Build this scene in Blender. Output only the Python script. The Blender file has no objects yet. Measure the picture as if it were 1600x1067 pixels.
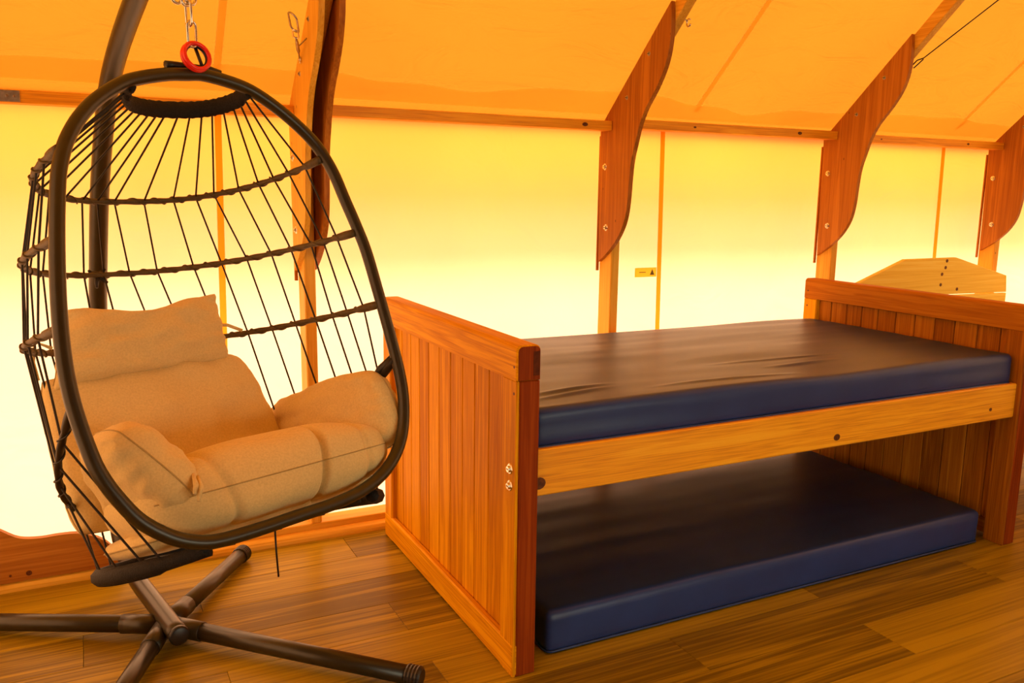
import bpy, bmesh, math, random
from mathutils import Vector, Matrix, noise

sc = bpy.context.scene
COL = sc.collection
R = math.radians
rnd = random.Random(7)

# ---------------------------------------------------------------- camera
YAW, PITCH, ROLL = 0.4673, 0.1747, 0.0136
CAM = Vector((-0.8968, -1.7505, 1.2108))
fwd = Vector((math.sin(YAW) * math.cos(PITCH), math.cos(YAW) * math.cos(PITCH), -math.sin(PITCH)))
r0 = Vector((math.cos(YAW), -math.sin(YAW), 0))
u0 = r0.cross(fwd)
rv = r0 * math.cos(ROLL) + u0 * math.sin(ROLL)
uv = -r0 * math.sin(ROLL) + u0 * math.cos(ROLL)
cd = bpy.data.cameras.new('camera')
cd.sensor_fit = 'HORIZONTAL'
cd.sensor_width = 36.0
cd.lens = 1329.0 / 1600.0 * 36.0
cd.clip_start = 0.05
cam = bpy.data.objects.new('camera', cd)
COL.objects.link(cam)
m3 = Matrix((rv, uv, -fwd)).transposed()
cam.matrix_world = Matrix.Translation(CAM) @ m3.to_4x4()
sc.camera = cam

# ---------------------------------------------------------------- light: bright overcast daylight outside the tent
w = bpy.data.worlds.new('overcast_sky')
sc.world = w
w.use_nodes = True
bg = w.node_tree.nodes['Background']
bg.inputs['Color'].default_value = (1.0, 0.92, 0.66, 1)
bg.inputs['Strength'].default_value = 4.6
sd_ = bpy.data.lights.new('hazy_sun', 'SUN')
sd_.energy = 7.3
sd_.angle = R(24)
sd_.color = (1.0, 0.95, 0.92)
sun = bpy.data.objects.new('hazy_sun', sd_)
COL.objects.link(sun)
sun.rotation_euler = Vector((0.25, -0.77, -0.66)).to_track_quat('-Z', 'Y').to_euler()
sc.view_settings.view_transform = 'Standard'
sc.view_settings.look = 'None'
sc.view_settings.exposure = 0.0
sc.view_settings.gamma = 1.0
sc.view_settings.use_curve_mapping = False
sc.cycles.max_bounces = 14
sc.cycles.diffuse_bounces = 8
sc.cycles.transmission_bounces = 12
sc.cycles.glossy_bounces = 4
sc.cycles.use_denoising = True
sc.cycles.sample_clamp_indirect = 8.0

# ---------------------------------------------------------------- materials
MATS = {}


def nt(name):
    m = bpy.data.materials.new(name)
    m.use_nodes = True
    t = m.node_tree
    b = t.nodes['Principled BSDF']
    MATS[name] = m
    return m, t, b


def node(t, typ, **kw):
    n = t.nodes.new(typ)
    for k, v in kw.items():
        setattr(n, k, v)
    return n


def ramp(t, stops):
    n = node(t, 'ShaderNodeValToRGB')
    e = n.color_ramp.elements
    while len(e) < len(stops):
        e.new(0.5)
    for i, (p, c) in enumerate(stops):
        e[i].position = p
        e[i].color = (c[0], c[1], c[2], 1)
    return n


def wood(name, dark, mid, light, axis='x', scale=1.0, rough=0.42, vary=0.25, knots=False, spec=0.5, bump=0.12):
    """stained timber: grain stretched along one axis, tone shifted a little from piece to piece"""
    m, t, b = nt(name)
    L = t.links
    tc = node(t, 'ShaderNodeTexCoord')
    oi = node(t, 'ShaderNodeObjectInfo')
    add = node(t, 'ShaderNodeVectorMath', operation='ADD')
    mul = node(t, 'ShaderNodeVectorMath', operation='SCALE')
    comb = node(t, 'ShaderNodeCombineXYZ')
    for k in range(3):
        L.new(oi.outputs['Random'], comb.inputs[k])
    L.new(comb.outputs[0], mul.inputs[0])
    mul.inputs['Scale'].default_value = 9.0
    L.new(tc.outputs['Object'], add.inputs[0])
    L.new(mul.outputs[0], add.inputs[1])
    mp = node(t, 'ShaderNodeMapping')
    s = [26 * scale] * 3
    s['xyz'.index(axis)] = 1.1 * scale
    mp.inputs['Scale'].default_value = s
    L.new(add.outputs[0], mp.inputs['Vector'])
    n1 = node(t, 'ShaderNodeTexNoise')
    n1.inputs['Scale'].default_value = 1.6
    n1.inputs['Detail'].default_value = 5
    n1.inputs['Distortion'].default_value = 0.8
    L.new(mp.outputs[0], n1.inputs['Vector'])
    wv = node(t, 'ShaderNodeMath', operation='MULTIPLY')
    wv.inputs[1].default_value = 22.0
    L.new(n1.outputs['Fac'], wv.inputs[0])
    sn = node(t, 'ShaderNodeMath', operation='SINE')
    L.new(wv.outputs[0], sn.inputs[0])
    n2 = node(t, 'ShaderNodeTexNoise')
    mp2 = node(t, 'ShaderNodeMapping')
    s2 = [190 * scale] * 3
    s2['xyz'.index(axis)] = 3.0 * scale
    mp2.inputs['Scale'].default_value = s2
    L.new(add.outputs[0], mp2.inputs['Vector'])
    L.new(mp2.outputs[0], n2.inputs['Vector'])
    n2.inputs['Scale'].default_value = 1.5
    n2.inputs['Detail'].default_value = 3
    a0 = node(t, 'ShaderNodeMath', operation='MULTIPLY')
    L.new(n1.outputs['Fac'], a0.inputs[0])
    a0.inputs[1].default_value = 0.45
    a1 = node(t, 'ShaderNodeMath', operation='MULTIPLY_ADD')
    L.new(sn.outputs[0], a1.inputs[0])
    a1.inputs[1].default_value = 0.055
    L.new(a0.outputs[0], a1.inputs[2])
    a2 = node(t, 'ShaderNodeMath', operation='MULTIPLY_ADD')
    L.new(n2.outputs['Fac'], a2.inputs[0])
    a2.inputs[1].default_value = 0.55
    L.new(a1.outputs[0], a2.inputs[2])
    a3 = node(t, 'ShaderNodeMath', operation='MULTIPLY_ADD')
    L.new(oi.outputs['Random'], a3.inputs[0])
    a3.inputs[1].default_value = vary
    L.new(a2.outputs[0], a3.inputs[2])
    off = 0.5 * vary
    cr = ramp(t, [(0.34 + off, dark), (0.50 + off, mid), (0.68 + off, light)])
    L.new(a3.outputs[0], cr.inputs[0])
    last = cr.outputs[0]
    if knots:
        vo = node(t, 'ShaderNodeTexVoronoi')
        mp3 = node(t, 'ShaderNodeMapping')
        s3 = [3.2] * 3
        s3['xyz'.index(axis)] = 1.7
        mp3.inputs['Scale'].default_value = s3
        L.new(add.outputs[0], mp3.inputs['Vector'])
        L.new(mp3.outputs[0], vo.inputs['Vector'])
        kr = ramp(t, [(0.0, (1, 1, 1)), (0.03, (1, 1, 1)), (0.06, (0, 0, 0))])
        L.new(vo.outputs['Distance'], kr.inputs[0])
        mx = node(t, 'ShaderNodeMix', data_type='RGBA')
        L.new(kr.outputs[0], mx.inputs['Factor'])
        L.new(last, mx.inputs[6])
        mx.inputs[7].default_value = (dark[0] * 0.3, dark[1] * 0.25, dark[2] * 0.3, 1)
        last = mx.outputs[2]
    L.new(last, b.inputs['Base Color'])
    b.inputs['Roughness'].default_value = rough
    b.inputs['Specular IOR Level'].default_value = spec
    bp = node(t, 'ShaderNodeBump')
    bp.inputs['Strength'].default_value = bump
    bp.inputs['Distance'].default_value = 0.002
    L.new(a2.outputs[0], bp.inputs['Height'])
    L.new(bp.outputs[0], b.inputs['Normal'])
    return m


def plain(name, col, rough=0.5, metal=0.0, spec=0.5, noise_amt=0.0, noise_scale=40, bump=0.0, bscale=200):
    m, t, b = nt(name)
    L = t.links
    b.inputs['Roughness'].default_value = rough
    b.inputs['Metallic'].default_value = metal
    b.inputs['Specular IOR Level'].default_value = spec
    tc = node(t, 'ShaderNodeTexCoord')
    n = node(t, 'ShaderNodeTexNoise')
    n.inputs['Scale'].default_value = noise_scale
    n.inputs['Detail'].default_value = 3
    L.new(tc.outputs['Object'], n.inputs['Vector'])
    k = noise_amt
    cr = ramp(t, [(0.3, [c * (1 - k) for c in col]), (0.7, [min(1, c * (1 + k)) for c in col])])
    L.new(n.outputs['Fac'], cr.inputs[0])
    L.new(cr.outputs[0], b.inputs['Base Color'])
    if bump:
        n2 = node(t, 'ShaderNodeTexNoise')
        n2.inputs['Scale'].default_value = bscale
        n2.inputs['Detail'].default_value = 2
        L.new(tc.outputs['Object'], n2.inputs['Vector'])
        bp = node(t, 'ShaderNodeBump')
        bp.inputs['Strength'].default_value = bump
        bp.inputs['Distance'].default_value = 0.002
        L.new(n2.outputs['Fac'], bp.inputs['Height'])
        L.new(bp.outputs[0], b.inputs['Normal'])
    return m


def canvas(name, trans, refl, mix=0.5, wr=0.3):
    """cloth that lets daylight through: translucent and diffuse layers with a fine weave and soft creases"""
    m = bpy.data.materials.new(name)
    m.use_nodes = True
    t = m.node_tree
    t.nodes.remove(t.nodes['Principled BSDF'])
    out = t.nodes['Material Output']
    L = t.links
    tc = node(t, 'ShaderNodeTexCoord')
    n = node(t, 'ShaderNodeTexNoise')
    n.inputs['Scale'].default_value = 2.2
    n.inputs['Detail'].default_value = 4
    L.new(tc.outputs['Object'], n.inputs['Vector'])
    cr = ramp(t, [(0.3, [c * 0.93 for c in trans]), (0.7, trans)])
    L.new(n.outputs['Fac'], cr.inputs[0])
    tr = node(t, 'ShaderNodeBsdfTranslucent')
    L.new(cr.outputs[0], tr.inputs['Color'])
    df = node(t, 'ShaderNodeBsdfDiffuse')
    df.inputs['Color'].default_value = (*refl, 1)
    mp = node(t, 'ShaderNodeMapping')
    mp.inputs['Scale'].default_value = (1.2, 3.5, 1.4)
    mp.inputs['Rotation'].default_value = (0.3, 0.5, 0.4)
    L.new(tc.outputs['Object'], mp.inputs['Vector'])
    n2 = node(t, 'ShaderNodeTexNoise')
    n2.inputs['Scale'].default_value = 2.4
    n2.inputs['Detail'].default_value = 3
    n2.inputs['Distortion'].default_value = 1.5
    L.new(mp.outputs[0], n2.inputs['Vector'])
    bp = node(t, 'ShaderNodeBump')
    bp.inputs['Strength'].default_value = wr
    bp.inputs['Distance'].default_value = 0.03
    L.new(n2.outputs['Fac'], bp.inputs['Height'])
    L.new(bp.outputs[0], tr.inputs['Normal'])
    L.new(bp.outputs[0], df.inputs['Normal'])
    mx = node(t, 'ShaderNodeMixShader')
    mx.inputs[0].default_value = mix
    L.new(df.outputs[0], mx.inputs[1])
    L.new(tr.outputs[0], mx.inputs[2])
    L.new(mx.outputs[0], out.inputs['Surface'])
    MATS[name] = m
    return m


def fabric(name, col):
    m, t, b = nt(name)
    L = t.links
    tc = node(t, 'ShaderNodeTexCoord')
    w1 = node(t, 'ShaderNodeTexWave', wave_type='BANDS', bands_direction='X')
    w2 = node(t, 'ShaderNodeTexWave', wave_type='BANDS', bands_direction='Z')
    for k in (w1, w2):
        k.inputs['Scale'].default_value = 210
        k.inputs['Distortion'].default_value = 2.5
        k.inputs['Detail'].default_value = 2
        L.new(tc.outputs['Object'], k.inputs['Vector'])
    n = node(t, 'ShaderNodeTexNoise')
    n.inputs['Scale'].default_value = 260
    n.inputs['Detail'].default_value = 4
    L.new(tc.outputs['Object'], n.inputs['Vector'])
    a = node(t, 'ShaderNodeMath', operation='ADD')
    L.new(w1.outputs['Fac'], a.inputs[0])
    L.new(w2.outputs['Fac'], a.inputs[1])
    a2 = node(t, 'ShaderNodeMath', operation='MULTIPLY_ADD')
    L.new(a.outputs[0], a2.inputs[0])
    a2.inputs[1].default_value = 0.2
    L.new(n.outputs['Fac'], a2.inputs[2])
    cr = ramp(t, [(0.3, [c * 0.84 for c in col]), (0.95, [min(1, c * 1.12) for c in col])])
    L.new(a2.outputs[0], cr.inputs[0])
    L.new(cr.outputs[0], b.inputs['Base Color'])
    b.inputs['Roughness'].default_value = 0.95
    b.inputs['Specular IOR Level'].default_value = 0.1
    b.inputs['Sheen Weight'].default_value = 0.15
    bp = node(t, 'ShaderNodeBump')
    bp.inputs['Strength'].default_value = 0.25
    bp.inputs['Distance'].default_value = 0.001
    L.new(a2.outputs[0], bp.inputs['Height'])
    L.new(bp.outputs[0], b.inputs['Normal'])
    return m


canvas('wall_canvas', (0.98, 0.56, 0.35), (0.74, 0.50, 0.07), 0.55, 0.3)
canvas('light_filter_canvas', (0.98, 0.60, 0.08), (0.74, 0.45, 0.05), 0.68)  # cloth of the added eave strip, yellowed to tint upper wall light
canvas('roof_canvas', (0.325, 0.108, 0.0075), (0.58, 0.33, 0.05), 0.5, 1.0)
canvas('seam_tape', (1.0, 0.66, 0.16), (0.7, 0.42, 0.10), 0.92, 0.1)
canvas('roof_tape', (1.0, 0.90, 0.70), (0.7, 0.42, 0.10), 0.97, 0.1)
STAIN = ((0.46, 0.175, 0.002), (0.66, 0.300, 0.003), (0.82, 0.420, 0.006))
for ax in 'xyz':
    wood('stained_pine_' + ax, *STAIN, axis=ax, scale=1.0, rough=0.48, vary=0.22, spec=0.035)
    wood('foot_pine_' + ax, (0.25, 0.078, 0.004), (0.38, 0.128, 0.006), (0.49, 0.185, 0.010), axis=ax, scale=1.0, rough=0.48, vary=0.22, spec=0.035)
    wood('plywood_' + ax, (0.30, 0.10, 0.010), (0.42, 0.155, 0.014), (0.52, 0.21, 0.022), axis=ax, scale=0.7, rough=0.5, vary=0.1, knots=True, spec=0.2)
    wood('pine_' + ax, (0.64, 0.32, 0.025), (0.76, 0.43, 0.04), (0.84, 0.52, 0.07), axis=ax, scale=0.9, rough=0.5, vary=0.1, knots=True, spec=0.2)
wood('pale_pine_x', (0.82, 0.57, 0.07), (0.92, 0.68, 0.10), (0.95, 0.76, 0.15), axis='x', scale=0.8, rough=0.55, vary=0.05, spec=0.1)
wood('honey_pine_x', (0.66, 0.26, 0.010), (0.89, 0.40, 0.014), (0.96, 0.50, 0.025), axis='x', scale=1.1, rough=0.45, vary=0.05, spec=0.2)
wood('vinyl_plank', (0.17, 0.110, 0.004), (0.33, 0.225, 0.007), (0.46, 0.320, 0.011), axis='x', scale=0.45, rough=0.34, vary=0.27, spec=0.09, bump=0.05)
plain('dark_timber', (0.09, 0.042, 0.016), 0.6, 0, 0.4, 0.3, 6)
wood('dark_stain_z', (0.17, 0.028, 0.003), (0.25, 0.042, 0.004), (0.33, 0.065, 0.006), axis='z', scale=1.0, rough=0.5, vary=0.1, spec=0.05)
plain('dark_lap', (0.10, 0.022, 0.004), 0.6, 0, 0.1, 0.3, 60)
plain('knot_wood', (0.12, 0.036, 0.008), 0.5, 0, 0.2, 0.4, 120)
plain('navy_vinyl', (0.014, 0.038, 0.155), 0.40, 0, 0.42, 0.12, 8, 0.10, 500)
plain('bronze_tube', (0.026, 0.020, 0.007), 0.32, 0.0, 0.50, 0.12, 30)
plain('wicker_wrap', (0.085, 0.058, 0.020), 0.55, 0, 0.4, 0.25, 60, 0.4, 150)
plain('black_cord', (0.010, 0.007, 0.005), 0.5, 0, 0.4)
plain('black_weave', (0.008, 0.007, 0.007), 0.7, 0, 0.3, 0.5, 250, 0.9, 350)
plain('black_plastic', (0.010, 0.009, 0.009), 0.4, 0, 0.5)
plain('red_coating', (0.88, 0.022, 0.012), 0.28, 0, 0.6)
plain('steel', (0.72, 0.68, 0.60), 0.22, 1.0)
plain('dull_steel', (0.42, 0.38, 0.32), 0.40, 1.0, 0.5, 0.2, 80)
plain('exterior_gravel', (0.34, 0.31, 0.25), 0.9, 0, 0.2, 0.15, 30)
canvas('label_card', (1.0, 0.78, 0.22), (0.7, 0.5, 0.2), 0.9, 0.05)
plain('label_ink', (0.16, 0.15, 0.04), 0.6)
plain('sub_floor', (0.05, 0.03, 0.018), 0.7)
fabric('beige_linen', (0.69, 0.55, 0.25))
fabric('beige_seam', (0.42, 0.32, 0.13))
M = MATS


# ---------------------------------------------------------------- helpers
def link(o, parent=None):
    COL.objects.link(o)
    if parent is not None:
        o.parent = parent
        base = parent
        off = Vector((0, 0, 0))
        while base is not None:
            off += base.location
            base = base.parent
        o.matrix_parent_inverse = Matrix.Identity(4)
        o.location = o.location - off
    return o


def tag(o, label=None, cat=None, group=None, kind=None):
    if label:
        o['label'] = label
    if cat:
        o['category'] = cat
    if group:
        o['group'] = group
    if kind:
        o['kind'] = kind
    return o


def thing(name, loc, label, cat, group=None):
    o = bpy.data.objects.new(name, None)
    o.location = loc
    o.empty_display_size = 0.05
    COL.objects.link(o)
    return tag(o, label, cat, group)


def mesh(name, vs, fs, mat, parent=None, smooth=False, loc=(0, 0, 0)):
    me = bpy.data.meshes.new(name)
    me.from_pydata([tuple(v) for v in vs], [], fs)
    me.update()
    bm = bmesh.new()
    bm.from_mesh(me)
    bmesh.ops.recalc_face_normals(bm, faces=bm.faces)
    bm.to_mesh(me)
    bm.free()
    if smooth:
        for p in me.polygons:
            p.use_smooth = True
    me.materials.append(M[mat])
    o = bpy.data.objects.new(name, me)
    o.location = loc
    return link(o, parent)


def from_bm(name, bm, mat, parent=None, smooth=False, loc=(0, 0, 0)):
    me = bpy.data.meshes.new(name)
    bmesh.ops.recalc_face_normals(bm, faces=bm.faces)
    bm.to_mesh(me)
    bm.free()
    if smooth:
        for p in me.polygons:
            p.use_smooth = True
    me.materials.append(M[mat])
    o = bpy.data.objects.new(name, me)
    o.location = loc
    return link(o, parent)


def box(name, x0, x1, y0, y1, z0, z1, mat, parent=None, bev=0.003, seg=1):
    """bevelled board, its origin at its own middle"""
    c = Vector(((x0 + x1) / 2, (y0 + y1) / 2, (z0 + z1) / 2))
    bm = bmesh.new()
    bmesh.ops.create_cube(bm, size=1.0)
    for v in bm.verts:
        v.co = Vector((v.co.x * (x1 - x0), v.co.y * (y1 - y0), v.co.z * (z1 - z0)))
    if bev:
        bmesh.ops.bevel(bm, geom=list(bm.edges), offset=bev, segments=seg, affect='EDGES', profile=0.5)
    return from_bm(name, bm, mat, parent, False, c)


def prism(name, poly, axis, a, b, mat, parent=None, bev=0.002):
    """outline extruded along an axis: axis x -> poly is (y,z); axis y -> poly is (x,z)"""
    bm = bmesh.new()

    def pt(p, t):
        return (t, p[0], p[1]) if axis == 'x' else (p[0], t, p[1])
    v0 = [bm.verts.new(pt(p, a)) for p in poly]
    v1 = [bm.verts.new(pt(p, b)) for p in poly]
    f0 = bm.faces.new(v0)
    f1 = bm.faces.new(list(reversed(v1)))
    n = len(poly)
    for i in range(n):
        bm.faces.new((v0[i], v1[i], v1[(i + 1) % n], v0[(i + 1) % n]))
    if bev:
        es = list(set(f0.edges) | set(f1.edges))
        bmesh.ops.bevel(bm, geom=es, offset=bev, segments=1, affect='EDGES', clamp_overlap=True)
    return from_bm(name, bm, mat, parent)


def catmull(pts, n=8, closed=False):
    P = [Vector(p) for p in pts]
    out = []
    N = len(P)
    rng = range(N) if closed else range(N - 1)
    for i in rng:
        if closed:
            p0, p1, p2, p3 = P[i - 1], P[i], P[(i + 1) % N], P[(i + 2) % N]
        else:
            p1, p2 = P[i], P[i + 1]
            p0 = P[i - 1] if i else p1 * 2 - p2
            p3 = P[i + 2] if i + 2 < N else p2 * 2 - p1
        for k in range(n):
            t = k / n
            out.append(0.5 * ((2 * p1) + (p2 - p0) * t + (2 * p0 - 5 * p1 + 4 * p2 - p3) * t * t + (3 * p1 - p0 - 3 * p2 + p3) * t ** 3))
    if not closed:
        out.append(P[-1])
    return out


def sweep(pts, r, seg=8, closed=False, flat=None, cap=True):
    """tube along points; r a number or list; flat=(a,b) scales the section"""
    P = [Vector(p) for p in pts]
    N = len(P)
    rs = r if isinstance(r, (list, tuple)) else [r] * N
    vs, fs = [], []

    def tang(i):
        if closed:
            return (P[(i + 1) % N] - P[i - 1]).normalized()
        a = P[max(i - 1, 0)]
        b = P[min(i + 1, N - 1)]
        return (b - a).normalized()
    t = tang(0)
    up = Vector((0, 0, 1)) if abs(t.z) < 0.9 else Vector((1, 0, 0))
    nrm = (up - t * up.dot(t)).normalized()
    for i in range(N):
        t = tang(i)
        nrm = (nrm - t * nrm.dot(t)).normalized()
        b = t.cross(nrm)
        for k in range(seg):
            a = 2 * math.pi * k / seg
            ca, sa = math.cos(a), math.sin(a)
            if flat:
                ca *= flat[0]
                sa *= flat[1]
            vs.append(P[i] + (nrm * ca + b * sa) * rs[i])
    M_ = N if closed else N - 1
    for i in range(M_):
        for k in range(seg):
            a = i * seg + k
            b2 = i * seg + (k + 1) % seg
            c = ((i + 1) % N) * seg + (k + 1) % seg
            d = ((i + 1) % N) * seg + k
            fs.append((a, b2, c, d))
    if cap and not closed:
        fs.append(tuple(range(seg - 1, -1, -1)))
        fs.append(tuple(range((N - 1) * seg, N * seg)))
    return vs, fs


def tube(name, pts, r, mat, parent=None, seg=10, closed=False, flat=None, smooth=True):
    vs, fs = sweep(pts, r, seg, closed, flat)
    o = mesh(name, vs, fs, mat, parent, smooth)
    return o


def merge(parts):
    V, F = [], []
    for vs, fs in parts:
        k = len(V)
        V += list(vs)
        F += [tuple(i + k for i in f) for f in fs]
    return V, F


def grid(name, fn, nu, nv, mat, parent=None, smooth=True):
    vs = [fn(i / nu, j / nv) for j in range(nv + 1) for i in range(nu + 1)]
    fs = [(j * (nu + 1) + i, j * (nu + 1) + i + 1, (j + 1) * (nu + 1) + i + 1, (j + 1) * (nu + 1) + i) for j in range(nv) for i in range(nu)]
    return mesh(name, vs, fs, mat, parent, smooth)


def nz(x, y, z, s=1.0):
    return noise.noise(Vector((x * s, y * s, z * s)))


# ---------------------------------------------------------------- the tent
XL, XR = -2.63, 3.88          # end walls
YB = 1.19                     # back canvas wall
YR = -1.4                     # ridge
YF = -2.25                    # front wall
EAVE = 1.215                   # how far the roof runs out over the wall
SL = 0.94                     # roof slope


def roof_z(y):
    return 1.885 - SL * ((y if y > YR else 2 * YR - y) - 0.743)


ZR = roof_z(YR)
FRAMES = [-1.435, -0.225, 0.988, 2.185, 3.35]

# ground outside
gr = mesh('exterior_ground', [(-14, -14, -0.28), (16, -14, -0.28), (16, 14, -0.28), (-14, 14, -0.28)], [(0, 1, 2, 3)], 'exterior_gravel')
tag(gr, kind='structure')

# floor: deck slab with separate vinyl planks on top
fl = box('floor', XL - 0.05, XR + 0.05, YF - 0.05, YB + 0.05, -0.10, -0.008, 'sub_floor', None, 0)
tag(fl, 'brown wood-look plank floor of the tent', None, None, 'structure')
PW = 0.175
JOINT = {0: -0.153, 1: 0.56, 2: -0.154, 3: -0.966, 4: -0.656, 5: -0.146, -1: -0.72, -2: 1.035, -3: 0.33, -4: -0.42}
plank_mesh = {}


def plank(x0, x1, y0, y1):
    key = (round(x1 - x0, 3), round(y1 - y0, 3))
    c = Vector(((x0 + x1) / 2, (y0 + y1) / 2, -0.004))
    if key not in plank_mesh:
        o = box('plank', x0 + 0.0004, x1 - 0.0004, y0 + 0.0004, y1 - 0.0004, -0.008, 0.0, 'vinyl_plank', fl, 0.0009)
        plank_mesh[key] = o.data
        return
    o = bpy.data.objects.new('plank', plank_mesh[key])
    o.location = c
    link(o, fl)


row = -18
while True:
    y0 = -0.01 + PW * row
    y1 = y0 + PW
    if y0 > YB:
        break
    y1 = min(y1, YB)
    j = JOINT.get(row, rnd.uniform(-1, 1))
    x = j - 1.2 * math.ceil((j - XL) / 1.2)
    while x < XR:
        a, b = max(x, XL), min(x + 1.2, XR)
        if b - a > 0.03:
            plank(a, b, max(y0, YF), y1)
        x += 1.2
    row += 1


# back wall canvas with faint slack, hung from the plate
def wall_pt(s, t):
    x = XL + (XR - XL) * s
    z = -0.06 + 1.56 * t
    d = 0.006 * nz(x, 3.1, z, 1.7) + 0.003 * nz(x * 3.0, 1.0, z * 0.8, 2.0)
    return (x, YB + d, z)


wb = grid('wall_back', wall_pt, 130, 30, 'wall_canvas')
tag(wb, 'glowing yellow canvas side wall of the tent', None, None, 'structure')
for x in (-1.72, -0.495, 1.275, 3.0):
    lean = 0.012 if x > 0 else -0.012
    vs, fs = [], []
    for k in range(21):
        z = 0.05 + 1.41 * k / 20
        xx = x + lean * (1 - 2 * k / 20)
        hw = 0.0105 if x > -1 and x < 2 else 0.012
        vs += [(xx - hw, YB - 0.0095, z), (xx + hw, YB - 0.0095, z), (xx + hw, YB - 0.0110, z), (xx - hw, YB - 0.0110, z)]
    for k in range(20):
        a = 4 * k
        for q in range(4):
            fs.append((a + q, a + (q + 1) % 4, a + 4 + (q + 1) % 4, a + 4 + q))
    fs += [(0, 1, 2, 3), (80, 81, 82, 83)]
    o = mesh('seam_tape', vs, fs, 'seam_tape', wb)


# roof canvas, both slopes with a little sag between the rafters; runs out over the wall as an eave
def sag(x):
    for a, b in zip([XL] + FRAMES, FRAMES + [XR]):
        if a <= x <= b:
            q = (x - a) / max(b - a, 1e-4)
            return math.sin(math.pi * q)
    return 0.0


def roof_back(s, t):
    x = XL - 0.15 + (XR - XL + 0.3) * s
    y = EAVE + (YR - EAVE) * t
    k = min(1.0, max(0.0, (1.12 - y) / 0.5)) if y < 1.12 else 0
    d = -0.022 * sag(x) * k + (0.010 * nz(x, y, 5.0, 1.6) + 0.004 * nz(x * 2, y * 5, 2.0, 1.5)) * k
    return (x, y, roof_z(y) + d)


def roof_front(s, t):
    x = XL - 0.15 + (XR - XL + 0.3) * s
    y = YF - 0.2 + (YR - YF + 0.2) * t
    return (x, y, roof_z(y))


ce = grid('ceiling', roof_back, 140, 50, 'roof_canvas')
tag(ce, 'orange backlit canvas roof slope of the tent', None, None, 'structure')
va = grid('ceiling_light_filter', lambda s, t: (XL - 0.15 + (XR - XL + 0.3) * s, EAVE + 0.30 * t, roof_z(EAVE + 0.30 * t)), 20, 4, 'light_filter_canvas')  # unseen strip added to dim and tint daylight on the upper wall
tag(va, 'unseen canvas strip added outside the eave to tint and dim the upper wall', None, None, 'structure')
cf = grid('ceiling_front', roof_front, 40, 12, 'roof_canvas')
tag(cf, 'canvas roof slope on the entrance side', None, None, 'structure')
for x in (-0.495, 1.36, 2.96):
    vs, fs = [], []
    for k in range(25):
        y = 1.10 - 1.9 * k / 24
        s = (x - XL + 0.15) / (XR - XL + 0.3)
        z = roof_back(s, (EAVE - y) / (EAVE - YR))[2] - 0.006
        vs += [(x - 0.011, y, z), (x + 0.011, y, z), (x + 0.011, y, z - 0.0012), (x - 0.011, y, z - 0.0012)]
    for k in range(24):
        a = 4 * k
        for q in range(4):
            fs.append((a + q, a + (q + 1) % 4, a + 4 + (q + 1) % 4, a + 4 + q))
    fs += [(0, 1, 2, 3), (96, 97, 98, 99)]
    mesh('seam_tape', vs, fs, 'roof_tape', ce)


# hem of the roof canvas, doubled just above the wall plate
vs, fs = [], []
nh = 160
for k in range(nh + 1):
    x = XL + 0.05 + (XR - XL - 0.1) * k / nh
    for q in range(4):
        y = 1.135 - (0.050 + 0.030 * nz(x, 0, 7, 1.1) + 0.016 * nz(x, 3, 7, 4.0)) * q / 3 * 1.6
        zz = roof_back((x - XL + 0.15) / (XR - XL + 0.3), (EAVE - y) / (EAVE - YR))[2] - 0.007 - 0.003 * q
        vs.append((x, y, zz))
for k in range(nh):
    for q in range(3):
        a = 4 * k + q
        fs.append((a, a + 1, a + 5, a + 4))
mesh('roof_hem', vs, fs, 'roof_tape', ce, True)


# end walls (gables) and the entrance wall with its open doorway
def gable(name, x, label):
    pts = [(x, YF, -0.06), (x, YB, -0.06), (x, YB, roof_z(YB)), (x, YR, ZR), (x, YF, roof_z(YF))]
    o = mesh(name, pts, [(0, 1, 2, 3, 4)], 'wall_canvas')
    tag(o, label, None, None, 'structure')


gable('wall_left', XL, 'canvas gable wall on the left of the tent')
gable('wall_right', XR, 'canvas gable wall on the right of the tent')
D0, D1, DZ = -0.1, 1.7, 1.55
zt = roof_z(YF) + 0.02
fv = [(XL, YF, -0.06), (D0, YF, -0.06), (D0, YF, DZ), (D1, YF, DZ), (D1, YF, -0.06), (XR, YF, -0.06), (XR, YF, zt), (D1, YF, zt), (D0, YF, zt), (XL, YF, zt)]
wf = mesh('wall_front', fv, [(0, 1, 2, 8, 9), (2, 3, 7, 8), (3, 4, 5, 6, 7)], 'dark_timber')  # unseen wall, made dark timber and set close to cut front light
tag(wf, 'unseen entrance wall in dark timber to cut front light, with an open doorway behind the viewer', None, None, 'structure')

# unseen slab added outside the entrance to cut the front daylight
vr = box('front_light_blocker', XL, XR, YF - 3.2, YF - 0.25, 1.62, 1.68, 'sub_floor', None, 0)
tag(vr, 'unseen dark slab added outside the entrance to cut front light', None, None, 'structure')

# sill board and floor trim along the back wall
bb = box('baseboard_back', -1.00, XR - 0.02, 1.085, 1.165, 0.0, 0.052, 'pine_x', None, 0.003)
tag(bb, 'pale pine sill board under the canvas wall', None, None, 'structure')
pf = [(1.084, 0.0), (1.084, 0.030), (1.072, 0.029), (1.062, 0.022), (1.057, 0.012), (1.057, 0.0)]
tb = prism('trim_1', pf, 'x', XL + 0.02, XR - 0.02, 'pine_x', None, 0)
tag(tb, 'narrow rounded pine trim where wall meets floor', None, None, 'structure')

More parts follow.
